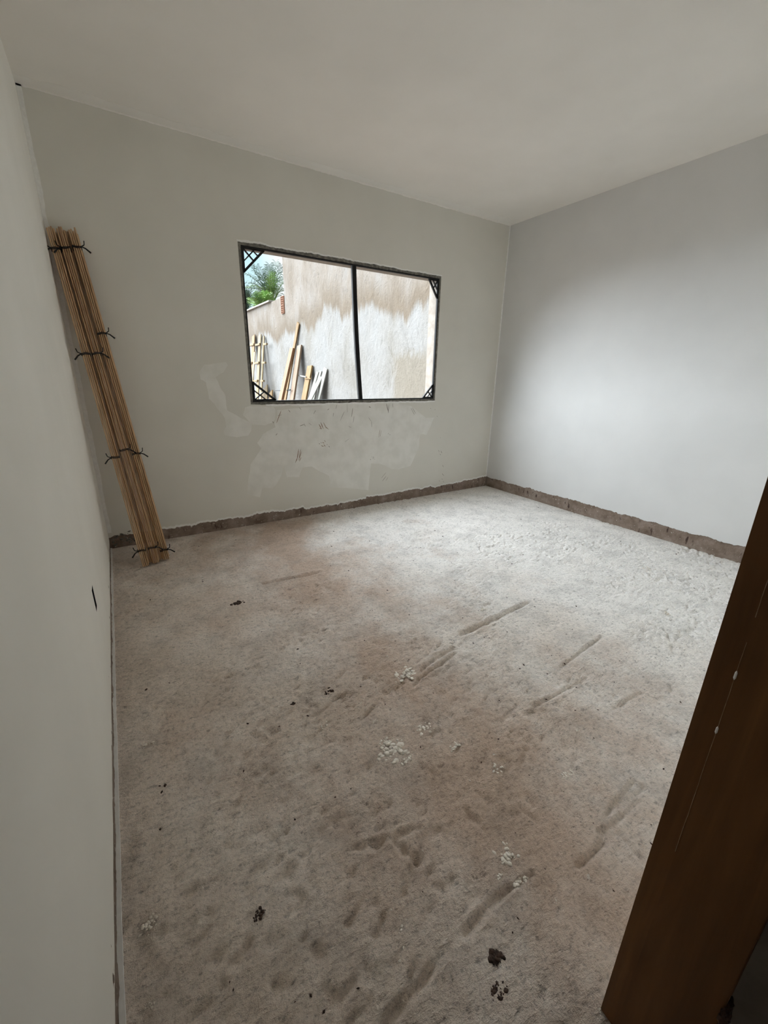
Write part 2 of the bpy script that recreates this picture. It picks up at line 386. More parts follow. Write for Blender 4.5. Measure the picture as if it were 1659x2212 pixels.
# --- left wall (goes on past the doorway), with a sunken switch box
wall_left = struct(box('wall_left', -.15, -TH-.045, -5.2, .158, -.1, HC, M_raw))
wall_left['label'] = 'white left wall running past the door, with an empty box hole'
hl = lambda y: .064+rag(y, 6, .005, 31.0)
BY0, BY1, BZ0, BZ1 = -1.766, -1.706, .375, .475
mpl = lambda u, v, d: (-d, u, v)
e1, e2, e3 = lin(-5.2, BY0, 300), lin(BY0, BY1, 8), lin(BY1, 0, 180)
sheet('plaster', e1, [hl(y) for y in e1], [HC]*len(e1), mpl, TH, M_wall, wall_left)
sheet('plaster', e3, [hl(y) for y in e3], [HC]*len(e3), mpl, TH, M_wall, wall_left)
sheet('plaster', e2, [hl(y) for y in e2], [BZ0]*len(e2), mpl, TH, M_wall, wall_left)
sheet('plaster', e2, [BZ1]*len(e2), [HC]*len(e2), mpl, TH, M_wall, wall_left)
bmx = bmesh.new()
for q in ((-.055, -.052, BY0-.004, BY1+.004, BZ0-.004, BZ1+.004), (-.052, -.0005, BY0-.004, BY0+.002, BZ0, BZ1), (-.052, -.0005, BY1-.002, BY1+.004, BZ0, BZ1),
          (-.052, -.0005, BY0, BY1, BZ0-.004, BZ0+.002), (-.052, -.0005, BY0, BY1, BZ1-.002, BZ1+.004)): bm_aabb(bmx, *q)
frombm('switch_box', bmx, M_black, wall_left)['label'] = 'empty black switch box sunk in the wall'
eb = lin(-5.2, 0, 300)                                  # line of paint and plaster dribbled where wall meets floor
struct(sheet('trim_4', eb, [-.006]*len(eb), [.004+abs(rag(u, 5, .002, 41.)) for u in eb], lambda u, v, d: (.008+rag(u, 3, .002, 44.)-d, u, v), .012, M_gyp))
# --- front wall with the doorway, and the dim hall behind it
JX = .885
bmf = bmesh.new()
bm_aabb(bmf, JX+.035, WX+.0, -3.622, YF, -.1, HC); bm_aabb(bmf, .0, JX+.035, -3.622, YF, 2.17, HC)
wall_front = struct(frombm('wall_front', bmf, M_wall)); wall_front['label'] = 'front wall holding the doorway'
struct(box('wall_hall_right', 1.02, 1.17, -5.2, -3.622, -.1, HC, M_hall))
struct(box('wall_hall_end', -.15, 1.17, -5.35, -5.2, -.1, HC, M_wall))
# --- ragged paint bands in the corners
ec = lin(0, WX, 420)
struct(sheet('trim_1', ec, [HC-.006-abs(rag(u, 5, .007, 51.)) for u in ec], [HC+.001]*len(ec), lambda u, v, d: (u, -.0025+d, v), .004, M_ceil2))
struct(sheet('trim_2', ec, [-.085+rag(u, 2, .03, 53.) - .05*u/4 for u in ec], [0]*len(ec), lambda u, v, d: (u, v, HC-.0012+d), .002, M_ceil2))
ez = lin(.13, HC, 260)
struct(sheet('trim_3', ez, [WX-.014-abs(rag(z, 9, .008, 57.)) for z in ez], [WX-.0005]*len(ez), lambda u, v, d: (v, -.0025+d, u), .004, M_gyp))
struct(sheet('trim_5', ez, [.0005]*len(ez), [.026+rag(z, 3, .006, 59.) for z in ez], lambda u, v, d: (v, -.0025+d, u), .004, M_gyp))

# ------------------------------------------------------------------ window: cement bed, metal sub-frame, bar and four lattice corners
win = struct(empty('window_1', ((OX0+OX1)/2, 0, OZ0)))
win['label'] = 'unglazed window hole with a dark sub-frame and plastic corner braces'
bmm = bmesh.new()                                       # grey mortar showing between plaster and frame
def mring(u0, u1, n, fn):
    pass
v, f = [], []
def mstrip(pts_in, pts_out):
    k = len(v)
    for a, b_ in zip(pts_in, pts_out): v.extend([a, b_])
    for i in range(len(pts_in)-1): f.append((k+2*i, k+2*i+1, k+2*i+3, k+2*i+2))
mo = .03
for (s0, s1, fixed, out, ax) in ((OX0, OX1, OZ0, OZ0-mo, 0), (OX0, OX1, OZ1, OZ1+mo, 0), (OZ0, OZ1, OX0, OX0-mo, 1), (OZ0, OZ1, OX1, OX1+mo, 1)):
    us = lin(s0-mo, s1+mo, 160); pi, po, pb = [], [], []
    for u in us:
        uc = min(max(u, s0), s1); yy = .002+rag(u, 9, .003, out*7)
        inn = fixed+rag(u, 12, .003, out*3)
        P = (lambda a, y, w: Vector((a, y, w)) if ax == 0 else Vector((w, y, a)))
        pi.append(P(uc, yy, inn)); po.append(P(u, yy+.002, out)); pb.append(P(uc, TH+.02, fixed))
    mstrip(pi, po); mstrip(pi, pb)
put(pyd('mortar_bed', v, f, M_mortar, None, True), win)
fw = .011
for nm, q in (('frame_bar', (OX0, OX1, -.002, .03, OZ0, OZ0+fw)), ('frame_bar', (OX0, OX1, .004, .03, OZ1-fw, OZ1)),
              ('frame_bar', (OX0, OX0+fw, .004, .03, OZ0+fw, OZ1-fw)), ('frame_bar', (OX1-fw, OX1, .004, .03, OZ0+fw, OZ1-fw))):
    put(box(nm, *q, M_alu, None, .002), win)
bmb = bmesh.new()                                       # bowed upright bar
pa, pz = Vector((2.172, .016, OZ1-.005)), Vector((2.238, .016, OZ0+.005))
NB = 12; prof = [(-.021, -.012), (-.006, -.012), (-.004, -.006), (.004, -.006), (.006, -.012), (.021, -.012), (.021, .012), (-.021, .012)]
rings = []
for i in range(NB+1):
    t_ = i/NB; c = pa.lerp(pz, t_); c.x -= .010*math.sin(math.pi*t_)
    rings.append([bmb.verts.new((c.x+a, c.y+b_, c.z)) for a, b_ in prof])
for A, B in zip(rings, rings[1:]):
    for k in range(8): bmb.faces.new((A[k], A[(k+1) % 8], B[(k+1) % 8], B[k]))
bmb.faces.new(rings[0]); bmb.faces.new(rings[-1][::-1])
put(frombm('upright_bar', bmb, M_alu), win)
def corner(cx, cz, sx, sz, S=.165, T=.165, two=False):
    bm = bmesh.new(); y0 = .014; hy = .007
    P = lambda a, b_: Vector((cx+sx*a, y0, cz+sz*b_))
    Y = Vector((0, 1, 0))
    def bar(a, b_, w): 
        d = (b_-a).normalized(); bm_bar(bm, a, b_, hy, w, Y)
    bar(P(.006, 0), P(.006, T), .006); bar(P(0, .006), P(S, .006), .006)
    bar(P(S, 0), P(0, T), .0085)
    bar(P(S*.60, .0), P(0, T*.60), .0045)
    bar(P(.004, .004), P(S*.5, T*.5), .0045)
    if two: bar(P(S*.42, .004), P(S*.72, T*.28), .0035)
    bm_box(bm, P(.018, .004), Vector((.016, 0, 0)), Vector((0, .009, 0)), Vector((0, 0, .008)))
    bm_box(bm, P(.004, .018), Vector((.008, 0, 0)), Vector((0, .009, 0)), Vector((0, 0, .016)))
    put(frombm('corner_brace', bm, M_black), win)
corner(OX0+fw, OZ0+fw, 1, 1, .19, .15); corner(OX1-fw, OZ0+fw, -1, 1, .125, .135); corner(OX0+fw, OZ1-fw, 1, -1, .17, .17, True); corner(OX1-fw, OZ1-fw, -1, -1, .115, .165)

# ------------------------------------------------------------------ door frame (no leaf hung): rebated jambs and head
door = struct(empty('door_1', (.45, -3.55, 0)))
door['label'] = 'dark stained wooden door frame at the right edge, without a door'
def prism(name, prof, z0, z1, mat, bev=.0015):
    bm = bmesh.new(); a = [bm.verts.new((x, y, z0)) for x, y in prof]; b_ = [bm.verts.new((x, y, z1)) for x, y in prof]
    n = len(prof)
    for k in range(n): bm.faces.new((a[k], a[(k+1) % n], b_[(k+1) % n], b_[k]))
    bm.faces.new(a[::-1]); bm.faces.new(b_)
    bmesh.ops.bevel(bm, geom=bm.edges[:], offset=bev, segments=2, affect='EDGES')
    return frombm(name, bm, mat)
put(prism('jamb', [(JX, -3.632), (JX+.034, -3.632), (JX+.034, -3.4767), (JX+.012, -3.4767), (JX+.012, -3.5125), (JX, -3.5125)], -.003, 2.135, M_jamb), door)
put(prism('jamb', [(.0005, -3.632), (.014, -3.632), (.014, -3.5125), (.006, -3.5125), (.006, -3.4767), (.0005, -3.4767)], -.003, 2.135, M_jamb, .001), door)
put(box('head', .0, JX+.034, -3.632, -3.4767, 2.135, 2.17, M_jamb, None, .0015), door)
for (px, py, h) in ((1588, 1459, .018), (1549, 1578, .016)):   # two pale chips of plaster stuck on the arris
    p = at(px, py, 0, JX-.001); bm = bmesh.new()
    bmesh.ops.create_icosphere(bm, subdivisions=1, radius=1)
    for w in bm.verts: w.co = Vector((w.co.x*.001, w.co.y*.0018, w.co.z*h*.5))*(1+.5*mnoise.noise(w.co*2)) + Vector((JX-.0005, -3.5125, p.z))
    put(frombm('plaster_chip', bm, M_gyp), door)
for (z0, z1) in ((.56, .98), (1.02, 1.20)):             # scuffed line along the arris
    pts = [(JX-.0005, -3.5125+rag(z, 8, .0006, 3.), z) for z in lin(z0, z1, 24)]
    bm = bmesh.new(); bm_tube(bm, pts, .0005, 5, .0003); put(frombm('scuff_line', bm, M_scuff), door)
bm = bmesh.new()                                        # rough dark filler squeezed out of the joint by the hall wall
rs = random.Random(4)
for k in range(110):
    z = .25+.10*rs.random(); r = .002+.0045*rs.random(); wd = (.352-z)/.10
    c = Vector((JX+rs.uniform(-.004-.012*wd, .022), -3.633-rs.random()*.012*wd, z))
    q = bmesh.ops.create_icosphere(bm, subdivisions=1, radius=1)['verts']
    for w in q: w.co = Vector((w.co.x*r*1.6, w.co.y*r, w.co.z*r))*(1+.8*mnoise.noise(w.co*2+Vector((k, 0, 0)))) + c
put(frombm('joint_filler', bm, M_dirt), door)['label'] = 'black crumbly filler in the joint'

# ------------------------------------------------------------------ putty patches and mud marks on the back wall
def blob(name, pts, y, th, mat, parent, jit=.006, sub=5, seed=0):
    out = []
    n = len(pts)
    for i in range(n):
        a, b_ = pts[i], pts[(i+1) % n]
        for k in range(sub):
            t_ = k/sub; x = a[0]+(b_[0]-a[0])*t_; z = a[1]+(b_[1]-a[1])*t_
            out.append((x+jit*mnoise.noise(Vector((x*22, z*22, seed))), z+jit*mnoise.noise(Vector((x*22, z*22, seed+9)))))
    bm = bmesh.new(); vs_ = [bm.verts.new((x, y, z)) for x, z in out]
    fc = bm.faces.new(vs_); r = bmesh.ops.extrude_face_region(bm, geom=[fc])
    for g in r['geom']:
        if isinstance(g, bmesh.types.BMVert): g.co.y -= th
    bmesh.ops.triangulate(bm, faces=[q for q in bm.faces if len(q.verts) > 4])
    return frombm(name, bm, mat, parent)
c6 = lambda L: [(420+x/5.925, 770+y/5.925) for x, y in L]
c7 = lambda L: [(680+x/5.184, 860+y/5.184) for x, y in L]
bwp = lambda L: [(p.x, p.z) for p in (at(x, y, 1, 0) for x, y in L)]
P1 = c6([(60, 200), (130, 110), (400, 75), (425, 110), (370, 200), (270, 265), (330, 400), (400, 500), (415, 690), (600, 790), (740, 860), (720, 960), (690, 1010), (540, 1030), (390, 1010), (375, 960), (410, 900), (390, 790), (260, 620), (190, 540), (150, 330), (80, 290)])
P2 = c6([(640, 660), (700, 632), (1010, 645), (1040, 690), (1035, 800), (990, 850), (900, 880), (740, 870), (640, 770), (620, 750)])
P3 = c6([(1060, 690), (1400, 655)]) + c7([(200, 70), (480, 62), (860, 52), (1080, 90), (1240, 220), (1340, 215), (1250, 410), (1180, 400), (1160, 570), (1070, 760), (940, 795), (850, 790), (740, 735), (630, 730), (620, 830), (600, 1030), (400, 1010), (180, 1000), (160, 870)]) + \
     c6([(1500, 1410), (1380, 1420), (1340, 1540), (1180, 1545), (1150, 1400), (1090, 1570), (1000, 1690), (870, 1680), (840, 1805), (670, 1765), (690, 1600), (720, 1380), (860, 1170), (800, 1110), (880, 990), (1040, 900), (1020, 850), (1055, 800)])
for i, P in enumerate((P1, P2, P3)): blob('putty_patch', bwp(P), -.0002, .0010, M_putty, wall_back, .007, 5, i*3.1)
MARKS = [(c7, 45, 290, 75, 345, 8, 1), (c7, 65, 270, 95, 345, 8, 1), (c7, 95, 270, 130, 340, 6, 1), (c7, 120, 320, 155, 352, 4, 1), (c7, 50, 335, 80, 348, 5, 1),
         (c7, 70, 530, 100, 543, 6, 1), (c7, 100, 520, 118, 542, 7, 1), (c7, 85, 495, 105, 505, 6, 1), (c7, 105, 470, 120, 492, 4, 1), (c7, 48, 505, 54, 516, 6, 0), (c7, 68, 495, 74, 502, 5, 0), (c7, 155, 535, 165, 550, 6, 0), (c7, 135, 515, 141, 525, 4, 0),
         (c6, 1335, 1185, 1310, 1330, 6, 1), (c6, 1360, 1190, 1335, 1330, 6, 1), (c6, 1372, 1210, 1345, 1300, 4, 1), (c6, 1320, 1290, 1290, 1360, 5, 1), (c6, 1365, 1290, 1340, 1345, 4, 1),
         (c6, 1110, 690, 1050, 850, 5, 1), (c6, 1120, 745, 1060, 760, 3, 0), (c6, 1000, 830, 1015, 855, 5, 0), (c6, 1060, 985, 1040, 1010, 4, 0), (c6, 1350, 890, 1400, 870, 6, 0), (c6, 1400, 860, 1420, 895, 4, 0), (c6, 1460, 850, 1500, 880, 3, 0), (c6, 1550, 690, 1525, 735, 4, 0), (c6, 1200, 680, 1225, 715, 4, 0), (c6, 1340, 650, 1365, 680, 4, 0),
         (c7, 140, 135, 160, 118, 5, 0), (c7, 210, 165, 205, 205, 4, 0), (c7, 245, 75, 235, 120, 3, 0), (c7, 330, 150, 285, 250, 3, 0), (c7, 425, 110, 410, 210, 4, 0), (c7, 440, 200, 428, 275, 3, 0), (c7, 360, 70, 365, 160, 2, 0), (c7, 605, 95, 625, 105, 6, 0), (c7, 600, 215, 635, 265, 3, 0), (c7, 635, 265, 638, 325, 3, 0),
         (c7, 800, 60, 825, 160, 6, 0), (c7, 830, 70, 820, 165, 4, 0), (c7, 870, 60, 875, 105, 3, 0), (c7, 1075, 110, 1115, 185, 4, 0), (c7, 1090, 105, 1130, 175, 3, 0), (c7, 380, 310, 395, 330, 3, 0), (c7, 400, 320, 405, 330, 3, 0), (c7, 335, 490, 390, 450, 2, 0), (c7, 730, 350, 715, 440, 3, 1), (c7, 745, 360, 730, 430, 3, 1),
         (c7, 820, 395, 826, 402, 4, 0), (c7, 838, 405, 842, 415, 4, 0), (c7, 620, 682, 626, 692, 5, 0), (c7, 638, 655, 642, 662, 4, 0), (c7, 655, 655, 662, 668, 4, 0), (c7, 665, 680, 672, 686, 3, 0), (c7, 650, 665, 655, 680, 3, 0),
         (c7, 1295, 112, 1300, 118, 5, 0), (c7, 1343, 127, 1348, 132, 4, 0), (c7, 1368, 200, 1372, 208, 4, 0), (c7, 1385, 580, 1392, 605, 4, 0), (c7, 1410, 588, 1422, 615, 5, 0), (c7, 1400, 625, 1410, 640, 4, 0), (c7, 1430, 750, 1440, 770, 4, 0), (c7, 1425, 845, 1445, 870, 5, 0), (c7, 1420, 900, 1430, 912, 4, 0), (c7, 1435, 930, 1445, 942, 4, 0), (c7, 1390, 920, 1396, 930, 3, 0),
         (c7, 795, 835, 745, 895, 3, 0), (c7, 800, 870, 755, 930, 3, 0), (c7, 820, 885, 795, 925, 2, 0), (c7, 1405, 440, 1408, 446, 3, 0)]
for kind, mt in ((1, M_mud), (0, M_mudg)):
    bm = bmesh.new()
    for (cf, x1, y1, x2, y2, w, k) in MARKS:
        if k != kind: continue
        (a, b_) = bwp(cf([(x1, y1), (x2, y2)])); sc = .0043/5.5*w*.55
        dx, dz = b_[0]-a[0], b_[1]-a[1]; L = math.hypot(dx, dz) or 1e-4; nx_, nz_ = -dz/L, dx/L
        ring = []
        for s, ww in ((0, .3), (.2, .9), (.55, 1.0), (.85, .7), (1, .25)): ring.append((a[0]+dx*s, a[1]+dz*s, ww*sc*(1+.3*random.uniform(-1, 1))))
        up = [bm.verts.new((x+nx_*q, -.0022, z+nz_*q)) for x, z, q in ring]; dn = [bm.verts.new((x-nx_*q, -.0022, z-nz_*q)) for x, z, q in ring]
        for i in range(4): bm.faces.new((up[i], up[i+1], dn[i+1], dn[i]))
    for q in bm.faces: q.normal_update()
    r = bmesh.ops.extrude_face_region(bm, geom=bm.faces[:])
    for g in r['geom']:
        if isinstance(g, bmesh.types.BMVert): g.co.y += .0012
    tag(frombm('mud_smears' if kind else 'scuff_marks', bm, mt, wall_back), kind='stuff')
# crumbled mortar at the foot of the left corner
bm = bmesh.new()
for k in range(90):
    x = random.uniform(.02, .34); z = random.uniform(.02, .085+.04*math.sin(x*8)); r = random.uniform(.003, .009)
    q = bmesh.ops.create_icosphere(bm, subdivisions=1, radius=r)['verts']
    for w in q: w.co = Vector((w.co.x*1.3, w.co.y*.6, w.co.z))*(1+.7*mnoise.noise(w.co*200+Vector((k, 0, 0))))+Vector((x, .002, z))
tag(frombm('mortar_crumbs', bm, M_mortar, wall_back), kind='stuff')

# ------------------------------------------------------------------ three tied bundles of wooden trim leaning in the left corner
def bundle(bpx, tpx, label, ties, nb, sh):
    b0 = at(*bpx, 2, .0); t0 = at(*tpx, 1, -.082)
    axis = (t0-b0).normalized(); mid = (b0+t0)/2
    view = (mid-CAM).normalized(); lat = axis.cross(view).normalized()
    if lat.x < 0: lat = -lat
    dep = lat.cross(axis).normalized()
    if dep.y < 0: dep = -dep
    root = empty('trim_bundle', b0)
    tag(root, label, 'wood', 'tied bundles of wooden trim')
    tw, dw = .0109, .044; L = (t0-b0).length
    lift = (abs(dep.z)*dw/2+abs(lat.z)*tw*nb/2)/axis.z
    pr = []
    for sx, sy in ((-.43, .5), (-.43, -.25), (-.35, -.40), (-.16, -.49), (.16, -.49), (.35, -.40), (.43, -.25), (.43, .5)): pr.append((sx*tw, sy*dw))
    for row in (0, 1):  # rear row added and shifted sideways to darken the gaps between bundles
        for i in range(nb):
            o = (i-(nb-1)/2+sh*row)*tw
            s0 = lift+row*dw*abs(dep.z)*1.05+random.uniform(0, .004); s1 = L+random.uniform(-.012, .012)
            bm = bmesh.new(); rr = []
            for s in (s0, (s0+s1)/2, s1):
                c = axis*s+lat*o+dep*(row*dw*1.02)
                rr.append([bm.verts.new(c+lat*a+dep*b_) for a, b_ in pr])
            for A, B in zip(rr, rr[1:]):
                for k in range(8): bm.faces.new((A[k], A[(k+1) % 8], B[(k+1) % 8], B[k]))
            bm.faces.new(rr[0][::-1]); bm.faces.new(rr[-1])
            frombm('trim_board', bm, random.choice((M_batten, M_batten2, M_batten3)), root)
    for (py, side) in ties:
        # height along the axis whose picture row is py
        lo_, hi_ = 0.0, L
        for _ in range(40):
            m_ = (lo_+hi_)/2; p = b0+axis*m_-CAM; row = IH/2-F_PX*p.dot(_u)/p.dot(_f)
            if row > py: lo_ = m_
            else: hi_ = m_
        s = lo_; bm = bmesh.new(); hw, hd = tw*nb/2+.002, dw/2+.002
        loop = [(-hw, -hd), (0, -hd-.001), (hw, -hd), (hw, hd), (-hw, hd), (-hw, -hd)]
        for dz in (-.004, .003):
            bm_tube(bm, [axis*(s+dz+.004*math.sin(k*2.1+py))+lat*a+dep*b_ for k, (a, b_) in enumerate(loop)], .0028, 6)
        kx = hw*side; kp = axis*s+lat*kx+dep*(-hd)
        q = bmesh.ops.create_icosphere(bm, subdivisions=1, radius=.006)['verts']
        for w in q: w.co += kp
        bm_tube(bm, [kp, kp+lat*.018*side+axis*.012, kp+lat*.022*side+axis*.034], .003, 6)
        bm_tube(bm, [kp, kp+lat*.02*side-axis*.010, kp+lat*.042*side-axis*.034], .0035, 6, .005)
        frombm('tie', bm, M_black, root)
    return root
bundle((316, 1224), (109, 496), 'left of three tied bundles of wooden trim, nearest the left wall', [(540, -1), (766, -1), (988, -1), (1188, -1)], 4, 2.6)
bundle((338, 1217), (131, 497), 'middle of three tied bundles of wooden trim in the corner', [(538, -1), (765, 1), (972, 1), (1182, 1)], 4, 2.6)
bundle((360, 1209), (156, 498), 'right of three tied bundles of wooden trim, nearest the window', [(536, 1), (722, 1), (980, 1), (1187, 1)], 4, .4)

# ------------------------------------------------------------------ what lies on the floor
def lumps(bm, c, n, spread, r0, r1, flat, seed):
    rs = random.Random(seed)
    for k in range(n):
        r = rs.uniform(r0, r1); d = rs.gauss(0, spread), rs.gauss(0, spread*.7)
        q = bmesh.ops.create_icosphere(bm, subdivisions=1, radius=1)['verts']
        sx, sy = rs.uniform(.6, 1.6), rs.uniform(.6, 1.6)
        for w in q: w.co = Vector((w.co.x*r*sx, w.co.y*r*sy, w.co.z*r*flat))*(1+.7*mnoise.noise(w.co*1.7+Vector((k*3.1, seed, 0))))+Vector((c.x+d[0], c.y+d[1], c.z+r*flat*.3))
CL = [((513, 1302), 22, .015, .004, .009, .45, 'dark crumbled clod of dirt, alone on the floor in front of the wood bundles'),
      ((713, 1493), 16, .012, .0025, .006, .45, 'dark clod of dirt near the middle of the floor, largest of the two close together'),
      ((632, 1520), 10, .006, .002, .005, .5, 'small dark clod of dirt just left of the larger clod mid floor'),
      ((1068, 2066), 110, .008, .002, .0055, .14, 'reddish dark smear of dirt on the floor near the door frame, the upper of two'),
      ((1078, 2142), 90, .0075, .002, .005, .14, 'dark narrow smear of dirt on the floor nearest the door frame foot'),
      ((560, 1975), 30, .008, .0016, .004, .14, 'dark dirt spot on the brown floor in the lower left foreground')]
for i, (p, n, sp, r0, r1, fl, lab) in enumerate(CL):
    c = at(*p, 2, -.002); bm = bmesh.new(); lumps(bm, Vector((0, 0, 0)), n, sp, r0, r1, fl, i)
    o = frombm('dirt_clod', bm, M_dirt, None, True); o.location = c
    tag(o, lab, 'dirt', 'clods of dirt on the floor')
SPL = [((875, 1457), 18, .030), ((842, 1416), 8, .016), ((850, 1618), 24, .030), ((885, 1637), 10, .016), ((830, 1600), 8, .016), ((918, 1572), 12, .018), ((705, 1568), 8, .016), ((524, 1578), 9, .016), ((491, 1578), 6, .012), ((318, 1605), 7, .014),
       ((892, 2050), 14, .014), ((878, 2005), 12, .012), ((1020, 1827), 7, .008), ((1090, 1847), 20, .020), ((962, 1880), 5, .004), ((1075, 1895), 8, .008), ((1125, 1905), 10, .016), ((1219, 1993), 8, .008), ((1201, 1945), 5, .005), ((1210, 2175), 6, .007), ((320, 2000), 10, .014), ((318, 2175), 7, .008), ((780, 1518), 5, .007), ((808, 1558), 6, .010), ((985, 1612), 8, .016), ((1075, 1660), 8, .014), ((1227, 1672), 12, .016), ((1044, 1317), 6, .016), ((353, 1450), 6, .012), ((1440, 1325), 6, .018), ((1400, 1228), 8, .03), ((1293, 2185), 14, .006), ((1288, 2200), 10, .006)]
for i, (p, n, sp) in enumerate(SPL):
    c = at(*p, 2, -.003); bm = bmesh.new(); lumps(bm, c, int(n*2.4), sp*.9, sp*.10, sp*.38, .10, 100+i)
    frombm('plaster_splat', bm, M_splat, floor, True)
for nm, mt, n, r0, r1, sd_ in (('dark_grit', M_dirt, 420, .0012, .0042, 5), ('pale_grit', M_splat, 380, .0010, .0034, 6)):
    rs = random.Random(sd_); V, Fq = [], []
    oc = [(1, 0, 0), (0, 1, 0), (-1, 0, 0), (0, -1, 0), (0, 0, 1), (0, 0, -1)]; of = [(0, 1, 4), (1, 2, 4), (2, 3, 4), (3, 0, 4), (1, 0, 5), (2, 1, 5), (3, 2, 5), (0, 3, 5)]
    for k in range(n):
        x, y = rs.uniform(.1, 3.9), rs.uniform(-3.4, -.1); r = rs.uniform(r0, r1)*(1 if rs.random() < .8 else 1.7); an = rs.random()*6.28; e = rs.uniform(.5, 1)
        b0 = len(V)
        for q in oc:
            a = q[0]*r*1.3; b_ = q[1]*r*e
            V.append((x+a*math.cos(an)-b_*math.sin(an), y+a*math.sin(an)+b_*math.cos(an), -.001+q[2]*r*.6))
        Fq += [tuple(i+b0 for i in t_) for t_ in of]
    tag(pyd(nm, V, Fq, mt, floor), kind='stuff')

# ------------------------------------------------------------------ the yard beyond the window
struct(box('ground', -30, 40, .158, 60, -.5, -.15, M_soil))
YT = 7.12
def wallslab(name, y0, y1, z1, x0, th, amp):
    v, f = [], []; ny_, nz_ = int((y1-y0)/.12), int((z1+.3)/.12)
    for i in range(ny_+1):
        for k in range(nz_+1):
            y = y0+(y1-y0)*i/ny_; z = -.3+(z1+.3)*k/nz_
            v.append((x0+amp*mnoise.noise(Vector((3, y*1.3, z*.9))), y, z))
    for i in range(ny_):
        for k in range(nz_):
            a = i*(nz_+1)+k; f.append((a, a+1, a+nz_+2, a+nz_+1))
    n = len(v); v += [(x0+th, y0, -.3), (x0+th, y1, -.3), (x0+th, y1, z1), (x0+th, y0, z1)]
    f.append((n, n+1, n+2, n+3))
    col = lambda i: [i*(nz_+1)+k for k in range(nz_+1)]
    f.append(tuple(col(0)[::-1]+[n, n+3])[::1]); f.append(tuple(col(ny_)+[n+2, n+1]))
    f.append(tuple([i*(nz_+1)+nz_ for i in range(ny_+1)]+[n+2, n+3][::1]))
    return pyd(name, v, f, M_yard, None, False)
tall = tag(wallslab('boundary_wall', .17, YT, 5.6, XB, .14, .010), 'tall stained beige and white rendered boundary wall across the yard', 'wall')
low = tag(wallslab('boundary_wall', YT+.002, 24, 3.10, XB+.012, .12, .008), 'lower rendered boundary wall with coping below the palm', 'wall')
for (y0, y1, zz) in ((8.19, 11.0, 3.13), (11.01, 15, 3.13), (15.01, 24, 3.13)):
    box('coping_slab', XB-.05, XB+.17, y0, y1, zz-.03, zz+.012, M_coping, low, .006)
for r_ in range(2):                                     # two hollow clay bricks left bare at the step of the wall
    y0, y1, z0 = 7.14, 7.36, 2.73+r_*.197; z1 = z0+.187; bm = bmesh.new(); xf = XB-.02
    ys = [y0, y0+.028, y0+.095, y0+.125, y0+.192, y1]; zs = [z0+.187*k for k in (0, .06, .22, .29, .45, .52, .69, .76, .93, 1)]
    V = {}
    def vt(x, y, z):
        k = (round(x, 4), round(y, 4), round(z, 4))
        if k not in V: V[k] = bm.verts.new((x, y, z))
        return V[k]
    for i in range(5):
        for k in range(9):
            a, b_, c, d = ys[i], ys[i+1], zs[k], zs[k+1]
            if i % 2 == 1 and k % 2 == 1:
                q = [(a, c), (b_, c), (b_, d), (a, d)]
                for e in range(4):
                    p, w = q[e], q[(e+1) % 4]; bm.faces.new((vt(xf, *p), vt(xf, *w), vt(xf+.07, *w), vt(xf+.07, *p)))
                bm.faces.new([vt(xf+.07, *p) for p in q])
            else: bm.faces.new([vt(xf, a, c), vt(xf, b_, c), vt(xf, b_, d), vt(xf, a, d)])
    xb = XB+.011
    for (p, w) in (((y0, z0), (y1, z0)), ((y1, z1), (y0, z1)), ((y0, z1), (y0, z0)), ((y1, z0), (y1, z1))):
        bm.faces.new([bm.verts.new((xf, *p)), bm.verts.new((xf, *w)), bm.verts.new((xb, *w)), bm.verts.new((xb, *p))])
    frombm('hollow_brick', bm, M_brick, low)['label'] = 'bare orange hollow clay brick'

def leanplane(topx, topy, t, d0, off=0):
    T = at(topx, topy, 0, XB-t-.012-off); n = Vector((1, 0, -d0/T.z)); return T, n, n.dot(T)
def plank(name, label, topL, topF, botF, t, d0, mat, group='planks leaning on the boundary wall', wmax=None, cat='plank', off=0):
    """board on its foot leaning on the wall: left and near edge of its top in the photo, a point lower down on the near edge, thickness, run-out at the foot"""
    T, n, c = leanplane(*topF, t, d0, off); B = atp(*botF, n, c); TL = atp(*topL, n, c)
    a = (B-T).normalized(); G = T + a*((-.15-T.z)/a.z)
    w = (TL-T); w = w-a*w.dot(a); wl = min(w.length, wmax) if wmax else w.length; w.normalize()
    tk = a.cross(w); tk = tk if tk.x > 0 else -tk
    bm = bmesh.new()
    bm_box(bm, (T-G)/2+w*wl/2+tk*t/2, (T-G)/2*.9999, w*(wl/2), tk*(t/2), .004)
    o = frombm(name, bm, mat); o.location = G
    sh = max(0, -.15-min((o.location+w_.co).z for w_ in o.data.vertices)); o.location.z += sh
    tag(o, label, cat, group); return o, T, n, c, a, w, tk, wl
def cleat(o, pxl, pxr, n, c, mat, h=.05, t=.03, proud=.0, name='cleat'):
    A = atp(*pxl, n, c-t/2-proud); B = atp(*pxr, n, c-t/2-proud)
    bm = bmesh.new(); bm_bar(bm, A-o.location, B-o.location, h/2, t/2, Vector((0, 0, 1)), .003)
    return frombm(name, bm, mat, o)
q520 = lambda x, y: (520+x/8.295, 690+y/8.295)
A = plank('timber_plank', 'thick orange plank with cross cleat, left of the pinkish plank by the yard wall', q520(880, 520), q520(936, 520), q520(762, 1300), .060, .55, M_orange, off=.075)
cleat(A[0], q520(622, 1272), q520(740, 1272), A[2], A[3]+.09, M_black, .025, .02); cleat(A[0], q520(830, 1270), q520(892, 1262), A[2], A[3]+.09, M_black, .03, .02)
plank('timber_plank', 'longest brown plank, its end standing highest on the yard wall', q520(1000, 82), q520(1040, 82), q520(968, 500), .030, .12, M_amber)
